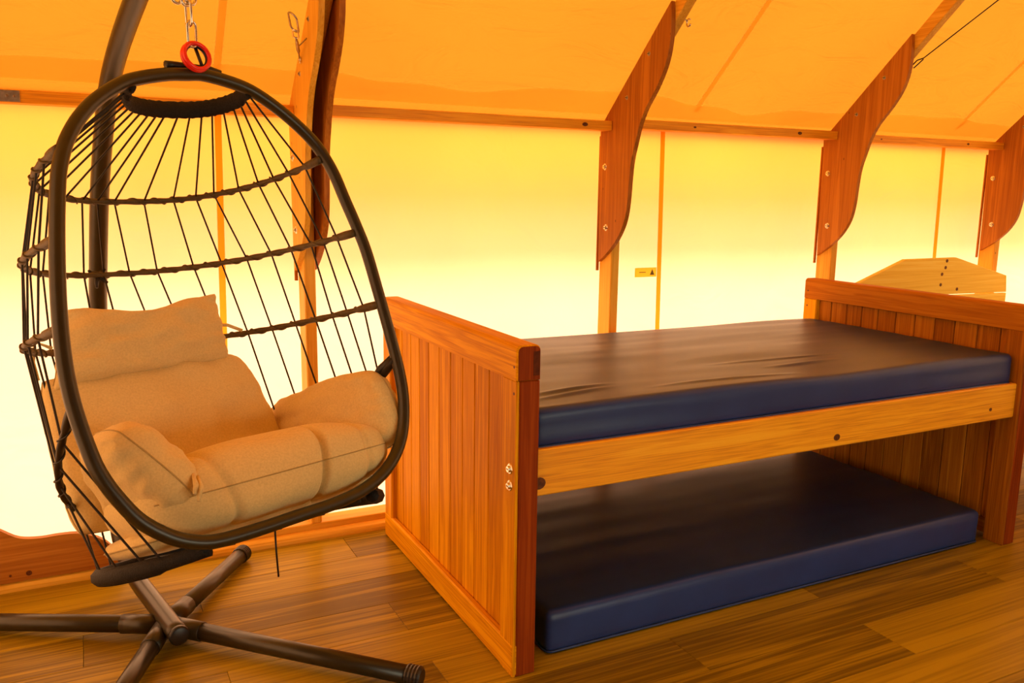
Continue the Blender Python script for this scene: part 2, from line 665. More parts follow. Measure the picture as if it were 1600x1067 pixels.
# gusset outline (y, z), taken along its curved inner edge
GUS = [(1.155, 0.937), (1.085, 0.982), (1.030, 1.030), (0.995, 1.075), (0.974, 1.120), (0.962, 1.180), (0.957, 1.240), (0.951, 1.300),
       (0.942, 1.345), (0.928, 1.385), (0.905, 1.450), (0.868, 1.512), (0.815, 1.570), (0.770, 1.632), (0.746, 1.690), (0.737, 1.750),
       (0.738, 1.810), (0.743, 1.858), (1.128, 1.497), (1.165, 1.462), (1.160, 1.20)]


def bolt(parent, x, y, z, s=1.0, mat='steel'):
    """round-headed bolt with washer, facing -x"""
    parts = []
    for (r, a, b) in ((0.0115, 0.0, 0.002), (0.0075, 0.002, 0.006)):
        vs, fs = [], []
        n = 12
        for k in range(n):
            q = 2 * math.pi * k / n
            vs.append((x - a * s, y + r * s * math.cos(q), z + r * s * math.sin(q)))
        for k in range(n):
            q = 2 * math.pi * k / n
            vs.append((x - b * s, y + r * s * 0.85 * math.cos(q), z + r * s * 0.85 * math.sin(q)))
        for k in range(n):
            fs.append((k, (k + 1) % n, n + (k + 1) % n, n + k))
        fs.append(tuple(range(n, 2 * n)))
        fs.append(tuple(range(n)))
        parts.append((vs, fs))
    # slot across the head
    hs = 0.0012
    vs = [(x - 0.0064 * s, y + dy, z + dz) for dy, dz in ((-0.005, -hs), (0.005, -hs), (0.005, hs), (-0.005, hs))]
    vs += [(x - 0.004 * s, a[1], a[2]) for a in vs]
    fs = [(0, 1, 2, 3), (4, 5, 6, 7), (0, 1, 5, 4), (1, 2, 6, 5), (2, 3, 7, 6), (3, 0, 4, 7)]
    o = mesh('bolt', *merge(parts), mat, parent, False)
    mesh('bolt_slot', vs, fs, 'black_plastic', parent if parent.parent else o)
    return o


LABF = {0: 'pine tent frame left of the stand pole, above the wavy floor board',
        1: 'pine tent frame with doubled curved brackets standing behind the egg chair',
        2: 'pine tent frame with curved plywood bracket above the middle of the bed',
        3: 'pine tent frame with curved plywood bracket above the footboard of the bed',
        4: 'pine tent frame with curved bracket at the right edge, beside the pale headboard'}
for i, fx in enumerate(FRAMES):
    root = thing('tent_frame', (fx, 1.12, 0), LABF[i], 'frame', 'timber frames of the tent')
    h = 0.019
    box('post', fx - h, fx + h, 1.085, 1.172, 0.053, 1.456, 'pine_z', root, 0.003)
    # rafters of both slopes, under the canvas
    d = 0.068
    c = math.sqrt(1 + SL * SL)
    y1 = 1.15
    yl = y1
    zt1 = roof_z(y1) - 0.026
    pl = [(y1, zt1), (YR, ZR - 0.026), (YR, ZR - 0.026 - d * c), (y1 - 0.04, zt1 - 0.04)]
    pl = [(y1, zt1), (YR, ZR - 0.026), (YR, ZR - 0.026 - d * c), (y1 - (d * c - 0.04) / SL * 0.5, zt1 - 0.04)]
    prism('rafter', pl, 'x', fx - h, fx + h, 'pine_y', root, 0.002)
    pl2 = [(2 * YR - a, b) for a, b in pl]
    prism('rafter', pl2, 'x', fx - h, fx + h, 'pine_y', root, 0.002)
    sides = (-1, 1) if i in (0, 1) else (-1,)
    for s in sides:
        if s < 0:
            a, b = fx - h - 0.018, fx - h
        else:
            a, b = fx + h + (0.004 if i == 1 else 0), fx + h + 0.022
        # smooth the wavy edge
        wav = catmull([(0, p[0], p[1]) for p in GUS[:18]], 3)
        poly = [(p.y, p.z) for p in wav] + GUS[18:]
        g = prism('gusset', poly, 'x', a, b, 'pine_z' if (i == 1 and s < 0) else 'plywood_z', root, 0.0015)  # lighter wood on this left bracket stands in for strong wall light
        if s < 0:
            g['label'] = 'wavy-edged timber bracket with bolts'
            for (by, bz) in ((1.125, 1.31), (1.105, 1.075)):
                bolt(g, a, by, bz, 1.15)
            for (by, bz) in ((0.99, 1.56), (0.86, 1.70)):
                bolt(g, a, by, bz, 0.75, 'dull_steel')
    # shim strip behind the bracket, against the canvas
    box('backing_strip', fx - h - 0.012, fx - h - 0.001, 1.172, 1.180, 0.90, 1.43, 'plywood_z', root, 0.001)

# wall plates: one board per bay, their ends housed against the frames
PL = {0: 'orange pine wall plate behind the curved stand pole at upper left',
      1: 'pine wall plate spanning from egg chair frame to the middle frame',
      2: 'knotty pine wall plate between the two brackets above the bed',
      3: 'pine wall plate at upper right above the pale headboard'}
for i in range(4):
    a = FRAMES[i] + (0.019 if i not in (0, 1) else 0.041)
    b = FRAMES[i + 1] - 0.037
    z = (1.437, 1.446, 1.458, 1.452)[i]
    o = box('wall_plate', a, b, 1.083, 1.150, z, z + 0.036, 'honey_pine_x', None, 0.002)
    tag(o, PL[i], 'beam', 'wall plates under the roof')
    for kx in ((0.8,), (0.62,), (0.30, 0.80), (0.2, 0.75))[i]:
        x = a + (b - a) * kx + (0.31 if i == 1 else 0)
        vs, fs = [], []
        n = 12
        for k in range(n):
            q = 2 * math.pi * k / n
            rr = (0.0065, 0.0085, 0.008, 0.006)[i] * (1 if kx > 0.5 else 0.6)
            vs.append((x + 1.5 * rr * math.cos(q), 1.0826, z + 0.018 + 0.85 * rr * math.sin(q)))
            vs.append((x + 1.5 * rr * math.cos(q), 1.0850, z + 0.018 + 0.85 * rr * math.sin(q)))
        fs = [tuple(range(0, 2 * n, 2)), tuple(range(1, 2 * n, 2))] + [(2 * k, 2 * ((k + 1) % n), 2 * ((k + 1) % n) + 1, 2 * k + 1) for k in range(n)]
        mesh('knot', vs, fs, 'knot_wood', o)

# galvanised strap on the left wall plate
st = thing('strap_plate', (-1.1, 1.08, 1.46), 'small grey metal strap screwed to the wall plate at left edge', 'bracket')
box('plate', -1.19, -1.027, 1.0795, 1.0828, 1.439, 1.471, 'dull_steel', st, 0.001)
for x in (-1.058, -1.040):
    vs, fs = sweep([(x, 1.0796, 1.455), (x, 1.0768, 1.455)], [0.0045, 0.003], 10)
    mesh('screw', vs, fs, 'steel', st)

# low plywood bracket with wavy top at the foot of the left frame
wav = catmull([(-1.50, 0, 0.42), (-1.34, 0, 0.36), (-1.22, 0, 0.235), (-1.17, 0, 0.196), (-1.125, 0, 0.166), (-1.07, 0, 0.157), (-1.02, 0, 0.158), (-0.96, 0, 0.152), (-0.90, 0, 0.12), (-0.86, 0, 0.07), (-0.845, 0, 0.03)], 4)
poly = [(p.x, p.z) for p in wav] + [(-0.845, 0.0302), (-1.50, 0.0302)]
fb = prism('floor_bracket', poly, 'y', 1.060, 1.080, 'plywood_x', None, 0.002)
tag(fb, 'reddish plywood board with wavy top at floor level, lower left', 'bracket')
for x, z, r in ((-1.108, 0.052, 0.0085), (-1.157, 0.052, 0.004)):
    vs, fs = sweep([(x, 1.0602, z), (x, 1.0585, z)], [r, r * 0.9], 10)
    mesh('knot', vs, fs, 'knot_wood', fb)

# ---------------------------------------------------------------- daybed
TP, WD, HT, LN = 0.064, 1.007, 0.853, 2.0
bed = thing('daybed', (1.0, 0.5, 0), 'reddish stained pine daybed with slatted head and foot panels', 'bed')
SEAMS = [0.074, 0.105, 0.192, 0.283, 0.366, 0.452, 0.540, 0.625, 0.706, 0.783, 0.866, 0.936]


def rounded_rail(name, x0, x1, y0, y1, z0, z1, parent, rad=0.014, mat='stained_pine_y'):
    poly = [(x0, z0), (x1, z0)]
    for k in range(5):
        q = k / 4 * math.pi / 2
        poly.append((x1 - rad + rad * math.cos(q), z1 - rad + rad * math.sin(q)))
    for k in range(5):
        q = math.pi / 2 + k / 4 * math.pi / 2
        poly.append((x0 + rad + rad * math.cos(q), z1 - rad + rad * math.sin(q)))
    return prism(name, poly, 'y', y0, y1, mat, parent, 0.0008 if y1 - y0 < 0.01 else 0.004)


for end in (0, 1):
    x0 = 0.0 if end == 0 else LN - TP
    x1 = x0 + TP
    nm = 'headboard' if end == 0 else 'footboard'
    fa, fb_ = x0, x0 + 0.009
    ca, cb_ = x0 + 0.009, x1
    p1 = box(nm + '_post', ca, cb_, 0.0, 0.074, 0.0, 0.766, 'dark_stain_z', bed, 0.003)
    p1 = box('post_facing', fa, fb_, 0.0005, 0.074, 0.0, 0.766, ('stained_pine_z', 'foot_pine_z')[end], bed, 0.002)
    box(nm + '_lower_rail', x0 + 0.047, x0 + 0.060, 0.0745, WD - 0.0745, 0.010, 0.086, 'foot_pine_y', bed, 0.002)
    p2 = box(nm + '_post', x0, x1, WD - 0.074, WD, 0.0, 0.766, 'stained_pine_z', bed, 0.004)
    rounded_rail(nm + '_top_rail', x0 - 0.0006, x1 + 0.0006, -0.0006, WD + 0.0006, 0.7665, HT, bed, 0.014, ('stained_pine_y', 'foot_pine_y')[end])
    rounded_rail('end_grain', x0 + 0.004, x1 - 0.0015, -0.0020, 0.0002, 0.768, HT - 0.003, bed, 0.012, 'dark_stain_z')
    ox0, ox1 = (x0 - 0.0012, x0 + 0.019) if end == 0 else (x1 - 0.019, x1 + 0.0012)
    box(nm + '_bottom_rail', ox0, ox1, 0.0012, WD + 0.0008, 0.004, 0.088, 'stained_pine_y', bed, 0.004)
    pan = box(nm + '_panel', x0 + 0.030, x0 + 0.036, 0.06, WD - 0.06, 0.07, 0.78, 'sub_floor', bed, 0)
    for a, b in zip(SEAMS[:-1], SEAMS[1:]):
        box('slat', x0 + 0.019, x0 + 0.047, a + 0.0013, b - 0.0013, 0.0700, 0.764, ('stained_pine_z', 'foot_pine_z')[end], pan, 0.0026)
    # barrel bolts in the posts
    if end == 0:
        for z in (0.543, 0.500):
            bolt(p1, x0, 0.029, z, 1.2)
    for z in (0.80, 0.735):
        vs, fs = sweep([(x0 - 0.0010 if end == 0 else x0 - 0.0008, 0.012 if end == 0 else 0.985, z), (x0 + 0.003, 0.012 if end == 0 else 0.985, z)], 0.0038, 8)
        mesh('screw_plug', vs, fs, 'knot_wood', bed)
box('end_lap', 0.043, 0.0618, -0.0026, 0.002, 0.778, 0.838, 'dark_lap', bed, 0.001)
fr = box('side_rail', TP, LN - TP, 0.013, 0.041, 0.466, 0.586, 'honey_pine_x', bed, 0.004)
box('side_rail', TP, LN - TP, WD - 0.045, WD - 0.017, 0.180, 0.586, 'honey_pine_x', bed, 0.004)  # unseen back rail, made deeper to keep wall light off the lower mattress
for kx, kz, kr in ((1.091, 0.496, 0.0105), (1.806, 0.507, 0.006), (0.072, 0.500, 0.016)):
    n = 14
    vs, fs = [], []
    for k in range(n):
        q = 2 * math.pi * k / n
        vs.append((max(kx + 1.25 * kr * math.cos(q), TP + 0.001), 0.0126, kz + kr * math.sin(q)))
        vs.append((max(kx + 1.25 * kr * math.cos(q), TP + 0.001), 0.0150, kz + kr * math.sin(q)))
    fs = [tuple(range(0, 2 * n, 2)), tuple(range(1, 2 * n, 2))] + [(2 * k, 2 * ((k + 1) % n), 2 * ((k + 1) % n) + 1, 2 * k + 1) for k in range(n)]
    mesh('knot', vs, fs, 'knot_wood', fr)
for k in range(11):
    x = 0.10 + 0.165 * k
    box('bed_slat', x, x + 0.09, 0.0412, WD - 0.0452, 0.560, 0.5795, 'pine_y', bed, 0.002)


def mattress(name, x0, x1, y0, y1, z0, z1, label, wrinkle=0.003, seed=0.0):
    """foam mattress in a vinyl cover: soft rounded edges, slightly slack top"""
    nx, ny, nzs = 130, 120, 8
    rad = 0.020

    def rnd_box(p):
        c = Vector(((x0 + x1) / 2, (y0 + y1) / 2, (z0 + z1) / 2))
        hx, hy, hz = (x1 - x0) / 2, (y1 - y0) / 2, (z1 - z0) / 2
        q = p - c
        inner = Vector((max(-hx + rad, min(hx - rad, q.x)), max(-hy + rad, min(hy - rad, q.y)), max(-hz + rad, min(hz - rad, q.z))))
        dlt = q - inner
        if dlt.length > 1e-7:
            q = inner + dlt.normalized() * min(rad, dlt.length if max(abs(dlt.x), abs(dlt.y), abs(dlt.z)) < rad * 0.999 else rad)
        v = c + q
        top = max(0.0, (v.z - z0) / (z1 - z0))
        e = wrinkle * (nz(v.x * 1.2, v.y * 5.0, seed, 1.6) + 0.6 * nz(v.x * 2.0, v.y * 14.0, seed + 4, 1.0)) * top
        if v.z > z1 - rad * 1.05:
            for (fx0, fx1, fy, fs_) in ((0.80, 1.42, 0.30, -0.05), (0.95, 1.30, 0.20, 0.02), (0.45, 1.02, 0.115, -0.03), (0.10, 0.42, 0.17, 0.10), (0.08, 0.40, 0.12, 0.16)):
                if x0 < 0.1 and fx0 < v.x < fx1:
                    kf = math.sin(math.pi * (v.x - fx0) / (fx1 - fx0))
                    yy = fy + fs_ * (v.x - fx0) + 0.012 * nz(v.x, fy, 2, 4.0)
                    v.z += 0.0050 * kf * math.exp(-((v.y - yy) / 0.010) ** 2)
            v.z += e + 0.004 * nz(v.x, v.y, seed + 9, 2.2)
        side = nz(v.x * 1.0, seed, v.z * 14, 2.0) * wrinkle * 0.9
        if abs(q.y) > hy - rad * 0.6:
            v.y += side * (1 if q.y > 0 else -1)
        return v
    bm = bmesh.new()

    def face(fn, a, b):
        g = [[bm.verts.new(rnd_box(Vector(fn(i / a, j / b)))) for i in range(a + 1)] for j in range(b + 1)]
        for j in range(b):
            for i in range(a):
                bm.faces.new((g[j][i], g[j][i + 1], g[j + 1][i + 1], g[j + 1][i]))

    def sp(t):   # points crowd towards the rounded ends
        return 0.5 - 0.5 * math.cos(math.pi * t) if False else t
    lx, ly, lz = x1 - x0, y1 - y0, z1 - z0

    def ex(t, l):
        # finer near both edges
        k = rad * 1.0 / l
        n = 5
        return t
    face(lambda a, b: (x0 + lx * a, y0 + ly * b, z1), nx, ny)
    face(lambda a, b: (x0 + lx * a, y0 + ly * b, z0), nx, ny)
    face(lambda a, b: (x0 + lx * a, y0, z0 + lz * b), nx, nzs)
    face(lambda a, b: (x0 + lx * a, y1, z0 + lz * b), nx, nzs)
    face(lambda a, b: (x0, y0 + ly * a, z0 + lz * b), ny, nzs)
    face(lambda a, b: (x1, y0 + ly * a, z0 + lz * b), ny, nzs)
    bmesh.ops.remove_doubles(bm, verts=bm.verts, dist=0.0012)
    root = thing(name, ((x0 + x1) / 2, (y0 + y1) / 2, z0), label, 'mattress')
    c = from_bm('cover', bm, 'navy_vinyl', root, True)
    # piping round the lower and upper edges
    for z in ((z0 + 0.007),):
        loop = []
        e = -0.001
        r2 = 0.02
        for cx, cy, q0 in ((x1 - r2, y0 + r2, -90), (x1 - r2, y1 - r2, 0), (x0 + r2, y1 - r2, 90), (x0 + r2, y0 + r2, 180)):
            for k in range(5):
                q = R(q0 + 90 * k / 4)
                loop.append((cx + (r2 + e) * math.cos(q), cy + (r2 + e) * math.sin(q), z))
        tube('piping', loop, 0.0035, 'navy_vinyl', root, 6, True)
    return root


mattress('mattress', 0.069, 1.930, 0.030, 0.958, 0.580, 0.686, 'dark navy vinyl mattress lying on top of the daybed', 0.0035, 1.0)
mattress('mattress', 0.130, 1.885, 0.055, 0.960, 0.0005, 0.122, 'dark blue mattress stored on the floor beneath the daybed', 0.002, 6.0)

# ---------------------------------------------------------------- second bed, only its headboard shows past the footboard
bed2 = thing('pine_bed', (2.84, 0.2, 0), 'pale pine headboard with angled top behind the daybed footboard', 'bed')
poly = [(2.285, 0.745), (3.385, 0.730), (3.372, 0.816), (2.965, 0.918), (2.598, 0.917), (2.285, 0.812)]
hb = prism('headboard_top_board', poly, 'y', 1.030, 1.052, 'pale_pine_x', bed2, 0.003)
prism('headboard_board', [(2.285, 0.560), (3.385, 0.560), (3.385, 0.7250), (2.285, 0.7400)], 'y', 1.030, 1.052, 'pale_pine_x', bed2, 0.003)
prism('headboard_board', [(2.285, 0.380), (3.385, 0.380), (3.385, 0.5585), (2.285, 0.5585)], 'y', 1.030, 1.052, 'pale_pine_x', bed2, 0.003)
for x, z in ((2.895, 0.903), (2.889, 0.870), (2.868, 0.838), (2.865, 0.786), (2.99, 0.760)):
    vs, fs = sweep([(x, 1.0302, z), (x, 1.0285, z)], [0.009, 0.008], 8)
    mesh('knot', vs, fs, 'knot_wood', hb)
for x in (2.30, 3.31):
    box('leg', x, x + 0.06, 0.97, 1.030, 0.0, 0.56, 'pine_z', bed2, 0.003)
    box('leg', x, x + 0.06, -0.90, -0.84, 0.0, 0.40, 'pine_z', bed2, 0.003)
    box('bed_rail', x + 0.015, x + 0.045, -0.839, 0.969, 0.24, 0.36, 'pine_y', bed2, 0.003)
box('bed_rail', 2.361, 3.309, -0.88, -0.855, 0.24, 0.36, 'pine_x', bed2, 0.003)
box('bed_base', 2.346, 3.324, -0.85, 0.97, 0.30, 0.320, 'pine_x', bed2, 0.002)
mattress('mattress', 2.348, 3.322, -0.85, 0.965, 0.3205, 0.44, 'dark mattress on the pale pine bed behind the footboard', 0.002, 11.0)

# ---------------------------------------------------------------- egg chair: frame tilted back, hung from a curved stand
A0, T0 = R(22), R(20.5)
TOP = Vector((-0.675, 0.15, 1.45))
EH = Vector((math.cos(A0), math.sin(A0), 0))
n0 = Vector((math.sin(A0), -math.cos(A0), 0))
EV = Vector((0, 0, 1)) * math.cos(T0) - n0 * math.sin(T0)
EN = EH.cross(EV)


def E_(u, v, w_):
    """chair coordinates: across the opening, up the opening, back into the basket"""
    return TOP + EH * u + EV * v - EN * w_


OUTL = [(-0.017, -0.017), (-0.059, -0.022), (-0.122, -0.038), (-0.162, -0.056), (-0.209, -0.089), (-0.247, -0.127), (-0.277, -0.17), (-0.295, -0.209), (-0.309, -0.253),
        (-0.331, -0.353), (-0.350, -0.458), (-0.362, -0.554), (-0.364, -0.636), (-0.355, -0.723), (-0.344, -0.77), (-0.324, -0.815), (-0.298, -0.857),
        (-0.258, -0.894), (-0.219, -0.916), (-0.174, -0.928), (-0.095, -0.931), (-0.010, -0.930), (0.082, -0.929), (0.157, -0.921), (0.216, -0.902), (0.262, -0.873), (0.299, -0.830),
        (0.324, -0.769), (0.335, -0.704), (0.336, -0.613), (0.332, -0.496), (0.327, -0.403), (0.316, -0.34), (0.303, -0.281), (0.290, -0.219),
        (0.270, -0.169), (0.244, -0.131), (0.197, -0.085), (0.144, -0.047), (0.097, -0.027), (0.026, -0.014)]
egg = thing('egg_chair', E_(0, -0.95, 0.2), 'brown egg-shaped hanging chair with black cords and open front', 'chair')
tube('frame', catmull([E_(u, v, 0) for u, v in OUTL], 5, True), 0.0134, 'bronze_tube', egg, 12, True)


def ring_pt(uL, vL, uR, vR, D, ex, kk, s):
    cu = math.copysign(abs(math.cos(s)) ** ex, math.cos(s))
    cw = max(0.0, math.sin(s)) ** ex
    return E_((uR + uL) / 2 + (uR - uL) / 2 * cu, (vR + vL) / 2 + (vR - vL) / 2 * cu - kk * D * cw, D * cw)


RINGS = [(-0.293, -0.187, 0.262, -0.187, 0.39, 0.8, -0.10),
         (-0.331, -0.352, 0.305, -0.360, 0.53, 0.88, -0.14),
         (-0.358, -0.510, 0.326, -0.530, 0.51, 0.8, -0.10),
         (-0.362, -0.640, 0.330, -0.660, 0.44, 0.8, 0.50)]
for q, rg in enumerate(RINGS):
    pts, rad = [], []
    n = 150
    for k in range(n + 1):
        s = math.pi * k / n
        pts.append(ring_pt(*rg, s))
        rad.append((0.0068 if 4 < k < n - 4 else 0.009) * (1 + 0.11 * math.sin(k * 0.9)))
    rg_o = tube('ring', pts, rad, 'wicker_wrap' if q < 3 else 'black_cord', egg, 8)
    # cord wound in a spiral round the ring
    sp = []
    for k in range(n * 3 + 1):
        s = math.pi * (0.02 + 0.96 * k / (n * 3))
        p = ring_pt(*rg, s)
        p2 = ring_pt(*rg, min(math.pi, s + 0.01))
        t = (p2 - p).normalized()
        a = t.cross(EV).normalized()
        b = t.cross(a)
        ang = s * 44
        sp.append(p + (a * math.cos(ang) + b * math.sin(ang)) * 0.0078)
    tube('wrap_cord', sp, 0.0018, 'wicker_wrap' if q < 3 else 'black_cord', rg_o, 5)

# black woven collar under the top of the frame
CL = (-0.135, -0.052, 0.120, -0.040, 0.105, 0.8, 0.0)
vs, fs = [], []
n = 60
for k in range(n + 1):
    s = math.pi * k / n
    p = ring_pt(*CL, s)
    p2 = ring_pt(*CL, min(math.pi, s + 0.02)) if k < n else p
    p1 = ring_pt(*CL, max(0, s - 0.02))
    t = (p2 - p1).normalized()
    side = EV.cross(t).normalized()
    hgt = 0.019 if 3 < k < n - 3 else 0.014
    for m in range(10):
        q = 2 * math.pi * m / 10
        wob = 1 + 0.06 * math.sin(k * 2.4 + m)
        vs.append(p + (EV * math.cos(q) * hgt + side * math.sin(q) * 0.009) * wob)
for k in range(n):
    for m in range(10):
        fs.append((k * 10 + m, k * 10 + (m + 1) % 10, (k + 1) * 10 + (m + 1) % 10, (k + 1) * 10 + m))
fs += [tuple(range(10)), tuple(range(n * 10, n * 10 + 10))]
mesh('collar', vs, fs, 'black_weave', egg, True)

# base loop under the seat, bound in black
BASE = [(-0.185, -0.938, 0.012), (-0.245, -0.944, 0.075), (-0.282, -0.947, 0.16), (-0.288, -0.947, 0.25), (-0.262, -0.948, 0.32), (-0.20, -0.950, 0.37), (-0.10, -0.952, 0.395), (0, -0.953, 0.40),
        (0.10, -0.953, 0.395), (0.20, -0.952, 0.37), (0.262, -0.951, 0.31), (0.290, -0.951, 0.23), (0.288, -0.951, 0.15), (0.25, -0.947, 0.075), (0.19, -0.938, 0.012)]
bpts = catmull([E_(*p) for p in BASE], 6)
base = tube('base_loop', bpts, [0.0105 + 0.0075 * min(1, abs(2 * k / (len(bpts) - 1) - 1) * 1.6) * (1 if 6 < k < len(bpts) - 7 else 0.5) for k in range(len(bpts))], 'black_weave', egg, 8)
for u in (-0.14, -0.04, 0.06, 0.15):
    tube('base_bar', [E_(u, -0.940, 0.005), E_(u * 1.05, -0.946, 0.2), E_(u * 1.1, -0.952, 0.385)], 0.005, 'black_cord', egg, 6)


def base_at(s):
    # matching place on the base loop for ring angle s (0 = right end)
    t = 1 - s / math.pi
    i = t * (len(bpts) - 1)
    k = int(min(i, len(bpts) - 2))
    return bpts[k].lerp(bpts[k + 1], i - k)


S1 = [.030, .072, .114, .158, .215, .285, .335, .394, .464, .512, .547, .585, .640, .700, .755, .810, .860, .910, .955]
S2 = [.028, .054, .079, .121, .163, .216, .271, .332, .412, .470, .515, .558, .620, .680, .740, .800, .855, .905, .955]
S3 = [.020, .050, .080, .116, .161, .215, .270, .330, .405, .462, .510, .555, .612, .672, .735, .792, .850, .902, .950]
S0 = [.012, .050, .095, .150, .220, .290, .350, .412, .465, .506, .536, .574, .620, .667, .720, .775, .830, .890, .950]
for k in range(len(S1)):
    f3 = S3[k]
    seq = [ring_pt(*CL, math.pi * S0[k]), ring_pt(*RINGS[0], math.pi * S1[k]), ring_pt(*RINGS[1], math.pi * S2[k]),
           ring_pt(*RINGS[2], math.pi * f3), ring_pt(*RINGS[3], math.pi * min(0.97, max(0.03, f3))), base_at(math.pi * min(0.93, max(0.06, f3)))]
    full = [seq[0]]
    for a, b in zip(seq[:-1], seq[1:]):
        full += [a.lerp(b, 0.04), a.lerp(b, 0.5), a.lerp(b, 0.96), b]
    tube('cord', full, 0.0023, 'black_cord', egg, 5)
# hanger bar on the crown of the frame and knots where the middle ring is tied to the pole side
tube('hanger_bar', [E_(-0.055, -0.002, 0), E_(-0.04, 0.001, 0), E_(0.04, 0.0, 0), E_(0.06, -0.008, 0)], [0.009, 0.007, 0.007, 0.009], 'black_plastic', egg, 8)
kn = ring_pt(*RINGS[1], math.pi * 0.528)
for a, b, c in ((0.022, 0.014, 0.0), (-0.018, 0.012, 0.0), (0.020, -0.020, 0.0), (-0.006, -0.030, 0.004)):
    tube('tie_cord', [kn, kn + EH * a * 0.6 + EV * b * 0.6 - EN * 0.006, kn + EH * a + EV * b - EN * c], [0.006, 0.005, 0.003], 'black_cord', egg, 6)
tc0 = E_(-0.045, -0.940, 0.02)
tube('tie_cord', [tc0, tc0 + Vector((0.001, 0, -0.05)), tc0 + Vector((0.004, 0.002, -0.102))], 0.0020, 'black_cord', egg, 5)
bk = [E_(0.335, -0.655, 0.012), E_(0.325, -0.672, 0.05), E_(0.312, -0.70, 0.085)]
tube('buckle_strap', bk, [0.009, 0.010, 0.008], 'black_plastic', egg, 8, False, (1.0, 0.7))


# ---- cushions
def pillow(name, c, th, mat, parent, ears=0.07, puff=0.42, wr=0.006, seed=0.0, nu=44, nv=32, seam=True, power=2.6, rc=0.0, dip=0.0):
    """stuffed cushion between four corners c (chair coordinates), c = lower-left, lower-right, upper-right, upper-left"""
    c = [E_(*p) for p in c]
    nrm = ((c[1] - c[0]).cross(c[3] - c[0]) + (c[3] - c[2]).cross(c[1] - c[2])).normalized()
    size = (c[1] - c[0]).length

    def mid(s, t):
        s2 = s * (1 - ears * (1 - t * t) * abs(s) ** 3)
        t2 = t * (1 - ears * 1.2 * (1 - s * s) * abs(t) ** 3)
        kr = 1 - rc * (abs(s) * abs(t)) ** 2.5
        s2, t2 = s2 * kr, t2 * kr
        if t > 0:
            t2 -= dip * t ** 3 * (0.5 + 0.5 * math.cos(math.pi * s)) * (1 + 0.4 * math.sin(5 * s + seed))
        a, b = (s2 + 1) / 2, (t2 + 1) / 2
        return c[0].lerp(c[1], a).lerp(c[3].lerp(c[2], a), b)

    def bump(s, t, side):
        h = max(0.0, (1 - abs(s) ** power) * (1 - abs(t) ** power)) ** puff
        edge = 1 - h
        p = mid(s, t)
        wrk = wr * (nz(s * 2.2 + seed, t * 2.2, side, 1.6) + 0.8 * (0.35 - abs(nz(s * 3.1 + 2 * seed, t * 2.0 + s * 1.5, side, 1.3))) + 0.7 * edge * nz(s * 9 + seed, t * 3, side, 1.0) + 0.7 * edge * nz(s * 3 + seed, t * 9, side, 1.0))
        return p + nrm * side * (th * h + wrk * min(1, h * 3))
    bm = bmesh.new()
    rows = {}
    par = [-math.cos(math.pi * k / nu) * 0.35 + (2 * k / nu - 1) * 0.65 for k in range(nu + 1)]
    pbr = [-math.cos(math.pi * k / nv) * 0.35 + (2 * k / nv - 1) * 0.65 for k in range(nv + 1)]
    for side in (1, -1):
        for j, t in enumerate(pbr):
            for i, s in enumerate(par):
                brd = i in (0, nu) or j in (0, nv)
                if side == -1 and brd:
                    rows[(side, i, j)] = rows[(1, i, j)]
                else:
                    rows[(side, i, j)] = bm.verts.new(bump(s, t, side) if not brd else mid(s, t))
    for side in (1, -1):
        for j in range(nv):
            for i in range(nu):
                bm.faces.new((rows[(side, i, j)], rows[(side, i + 1, j)], rows[(side, i + 1, j + 1)], rows[(side, i, j + 1)]))
    o = from_bm(name, bm, mat, parent, True)
    if seam:
        loop = [mid(s, -1) for s in par[:-1]] + [mid(1, t) for t in pbr[:-1]] + [mid(s, 1) for s in reversed(par[1:])] + [mid(-1, t) for t in reversed(pbr[1:])]
        tube('seam', loop, 0.0016, 'beige_seam', o if parent is not None else o, 5, True)
    return o


cus = thing('chair_cushion', E_(0, -0.93, 0.2), 'beige linen seat cushion with back and padded arms inside the egg chair', 'cushion')
pillow('back_cushion', [(-0.305, -0.875, 0.325), (0.225, -0.875, 0.325), (0.200, -0.530, 0.405), (-0.285, -0.520, 0.405)], 0.070, 'beige_linen', cus, 0.02, 0.34, 0.009, 3.0, rc=0.09)
pillow('arm_cushion', [(-0.190, -0.848, -0.016), (-0.170, -0.885, 0.30), (-0.222, -0.668, 0.34), (-0.296, -0.688, 0.020)], 0.066, 'beige_linen', cus, 0.0, 0.36, 0.011, 8.0, 40, 34, rc=0.12, power=2.3)
pillow('arm_cushion', [(0.225, -0.845, 0.44), (0.300, -0.862, -0.008), (0.318, -0.655, 0.030), (0.272, -0.672, 0.46)], 0.060, 'beige_linen', cus, 0.0, 0.36, 0.010, 14.0, 40, 34, rc=0.16, power=2.3)
pillow('seat_base_pad', [(-0.285, -0.900, 0.07), (0.285, -0.900, 0.07), (0.250, -0.912, 0.37), (-0.255, -0.912, 0.37)], 0.030, 'beige_linen', cus, 0.0, 0.3, 0.003, 31.0, rc=0.10)

# gathered cloth where arm and seat meet
for q, off in enumerate(((0.0, 0.0), (0.008, 0.006), (0.004, 0.014))):
    tube('gather', [E_(-0.206 + off[0], -0.835 - off[1], -0.022), E_(-0.198 + off[0], -0.820 - off[1], -0.018), E_(-0.190 + off[0], -0.800 - off[1], 0.0)], [0.0035, 0.0050, 0.0030], 'beige_linen', cus, 7)

